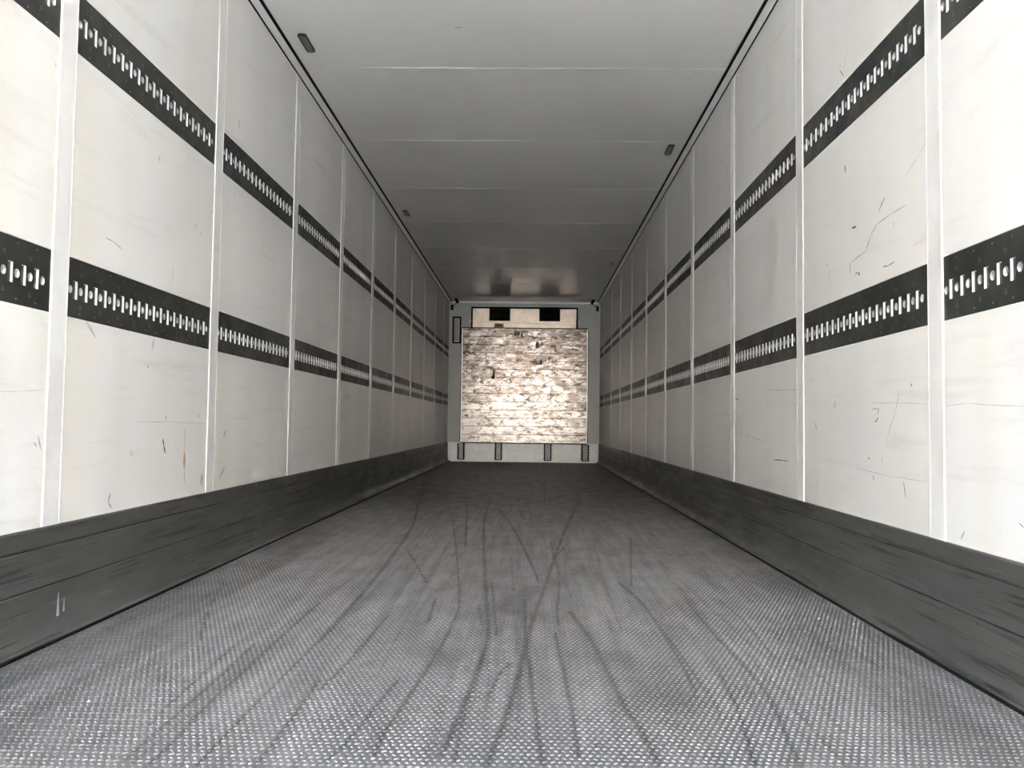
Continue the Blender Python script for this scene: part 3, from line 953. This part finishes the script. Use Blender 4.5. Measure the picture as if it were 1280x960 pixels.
for s in (-1, 1):
    xa, xb = sorted((s * (EX + 0.0065), s * (EX + 0.036)))
    lt = eb(xa, xb, -0.090, -0.001, 2.238, 2.308, 'side_catch', M_BEAD, 0.003)
    xa, xb = sorted((s * (EX + 0.015), s * (EX + 0.023)))
    MB().box(xa, xb, -0.093, -0.089, 2.242 - 2.335, 2.304 - 2.335).build('catch_slot', M_BLACK, lt)

# ---------------------------------------------------------------- black framed hatch left of the bulkhead
nh = empty('hatch', (-1.104, D, 2.137))
tag(nh, 'narrow upright black framed hatch on the front wall left of bulkhead', 'hatch')
hx, hz = 0.071, 0.220
for a, b, c, d in ((-hx, -hx + .026, -hz, hz), (hx - .026, hx, -hz, hz), (-hx + .021, hx - .021, hz - .022, hz), (-hx + .021, hx - .021, -hz, -hz + .022)):
    MB().box(a, b, -0.016, -0.001, c, d, 0.002).build('frame', M_BLACK, nh)
MB().box(-hx + .021, hx - .021, -0.006, -0.001, -hz + .022, hz - .022).build('hatch_panel', plain('hatch_grey', (0.34, 0.34, 0.32), 0.45), nh)
MB().box(hx - .034, hx - .023, -0.012, -0.006, -hz + .024, hz - .028, 0.001).build('pale_edge', M_BEAD, nh)
MB().box(-hx + .024, hx - .035, -0.012, -0.006, -hz + .024, -hz + .036, 0.001).build('pale_edge', M_BEAD, nh)
MB().box(-0.022, -0.016, -0.011, -0.006, -hz + .04, hz - .03, 0.001).build('pull_bar', M_LEG, nh)

# ---------------------------------------------------------------- corner cable clips
for s, side in ((-1, 'left'), (1, 'right')):
    cc = empty('cable_clip', (s * 1.15, D, H))
    tag(cc, f'two small black clips joined by cable, upper {side} corner of front wall', 'cable clip', 'black clips in the upper corners')
    MB().box(s * -0.055 - 0.022, s * -0.055 + 0.022, -0.33, -0.02, -0.036, -0.001, 0.006).build('ceiling_clip', M_BLACK, cc)
    MB().box(s * 0.034 - 0.019, s * 0.034 + 0.019, -0.036, -0.001, -0.150, -0.062, 0.008).build('wall_clip', M_BLACK, cc)
    MB().tube([(s * -0.050, -0.03, -0.030), (s * -0.035, -0.028, -0.048), (s * -0.01, -0.026, -0.062), (s * 0.015, -0.026, -0.072), (s * 0.03, -0.026, -0.084)], 0.005, 6).build('cable', M_BLACK, cc)

# ---------------------------------------------------------------- ceiling lamps
def rounded(w, l, r, n=5):
    out = []
    for cx, cy, a0 in ((w - r, l - r, 0), (-w + r, l - r, 90), (-w + r, -l + r, 180), (w - r, -l + r, 270)):
        for k in range(n + 1):
            a = math.radians(a0 + 90 * k / n)
            out.append((cx + r * math.cos(a), cy + r * math.sin(a)))
    return out

def lamp(x, y, label):
    e = empty('ceiling_lamp', (x, y, H))
    tag(e, label, 'lamp', 'small lamps on the ceiling')
    b = MB()
    o, i = rounded(0.0235, 0.103, 0.018), rounded(0.0185, 0.097, 0.014)
    m = len(o)
    for a in range(m):
        c = (a + 1) % m
        b.quad((*o[a], -0.0005), (*o[c], -0.0005), (*o[c], -0.009), (*o[a], -0.009))
        b.quad((*o[a], -0.009), (*o[c], -0.009), (*i[c], -0.011), (*i[a], -0.011))
        b.quad((*i[a], -0.011), (*i[c], -0.011), (*i[c], -0.006), (*i[a], -0.006))
    b.build('bezel', M_BEZEL, e)
    d = MB()
    i2 = rounded(0.012, 0.088, 0.010)
    for a in range(m):
        c = (a + 1) % m
        d.quad((*i[a], -0.0065), (*i[c], -0.0065), (*i2[c], -0.0125), (*i2[a], -0.0125))
    d.poly([(*p, -0.0125) for p in i2])
    d.build('lens', M_LENS, e)

lamp(-1.094, 4.275, 'flat grey oval ceiling lamp nearest the camera, above the left wall')
lamp(-1.094, 7.82, 'small grey ceiling lamp on the left, further back than the big near one')
lamp(1.094, 5.945, 'flat grey oval ceiling lamp on the right, nearer of the two there')
lamp(1.094, 10.22, 'tiny dark ceiling lamp on the right, close to the front wall')
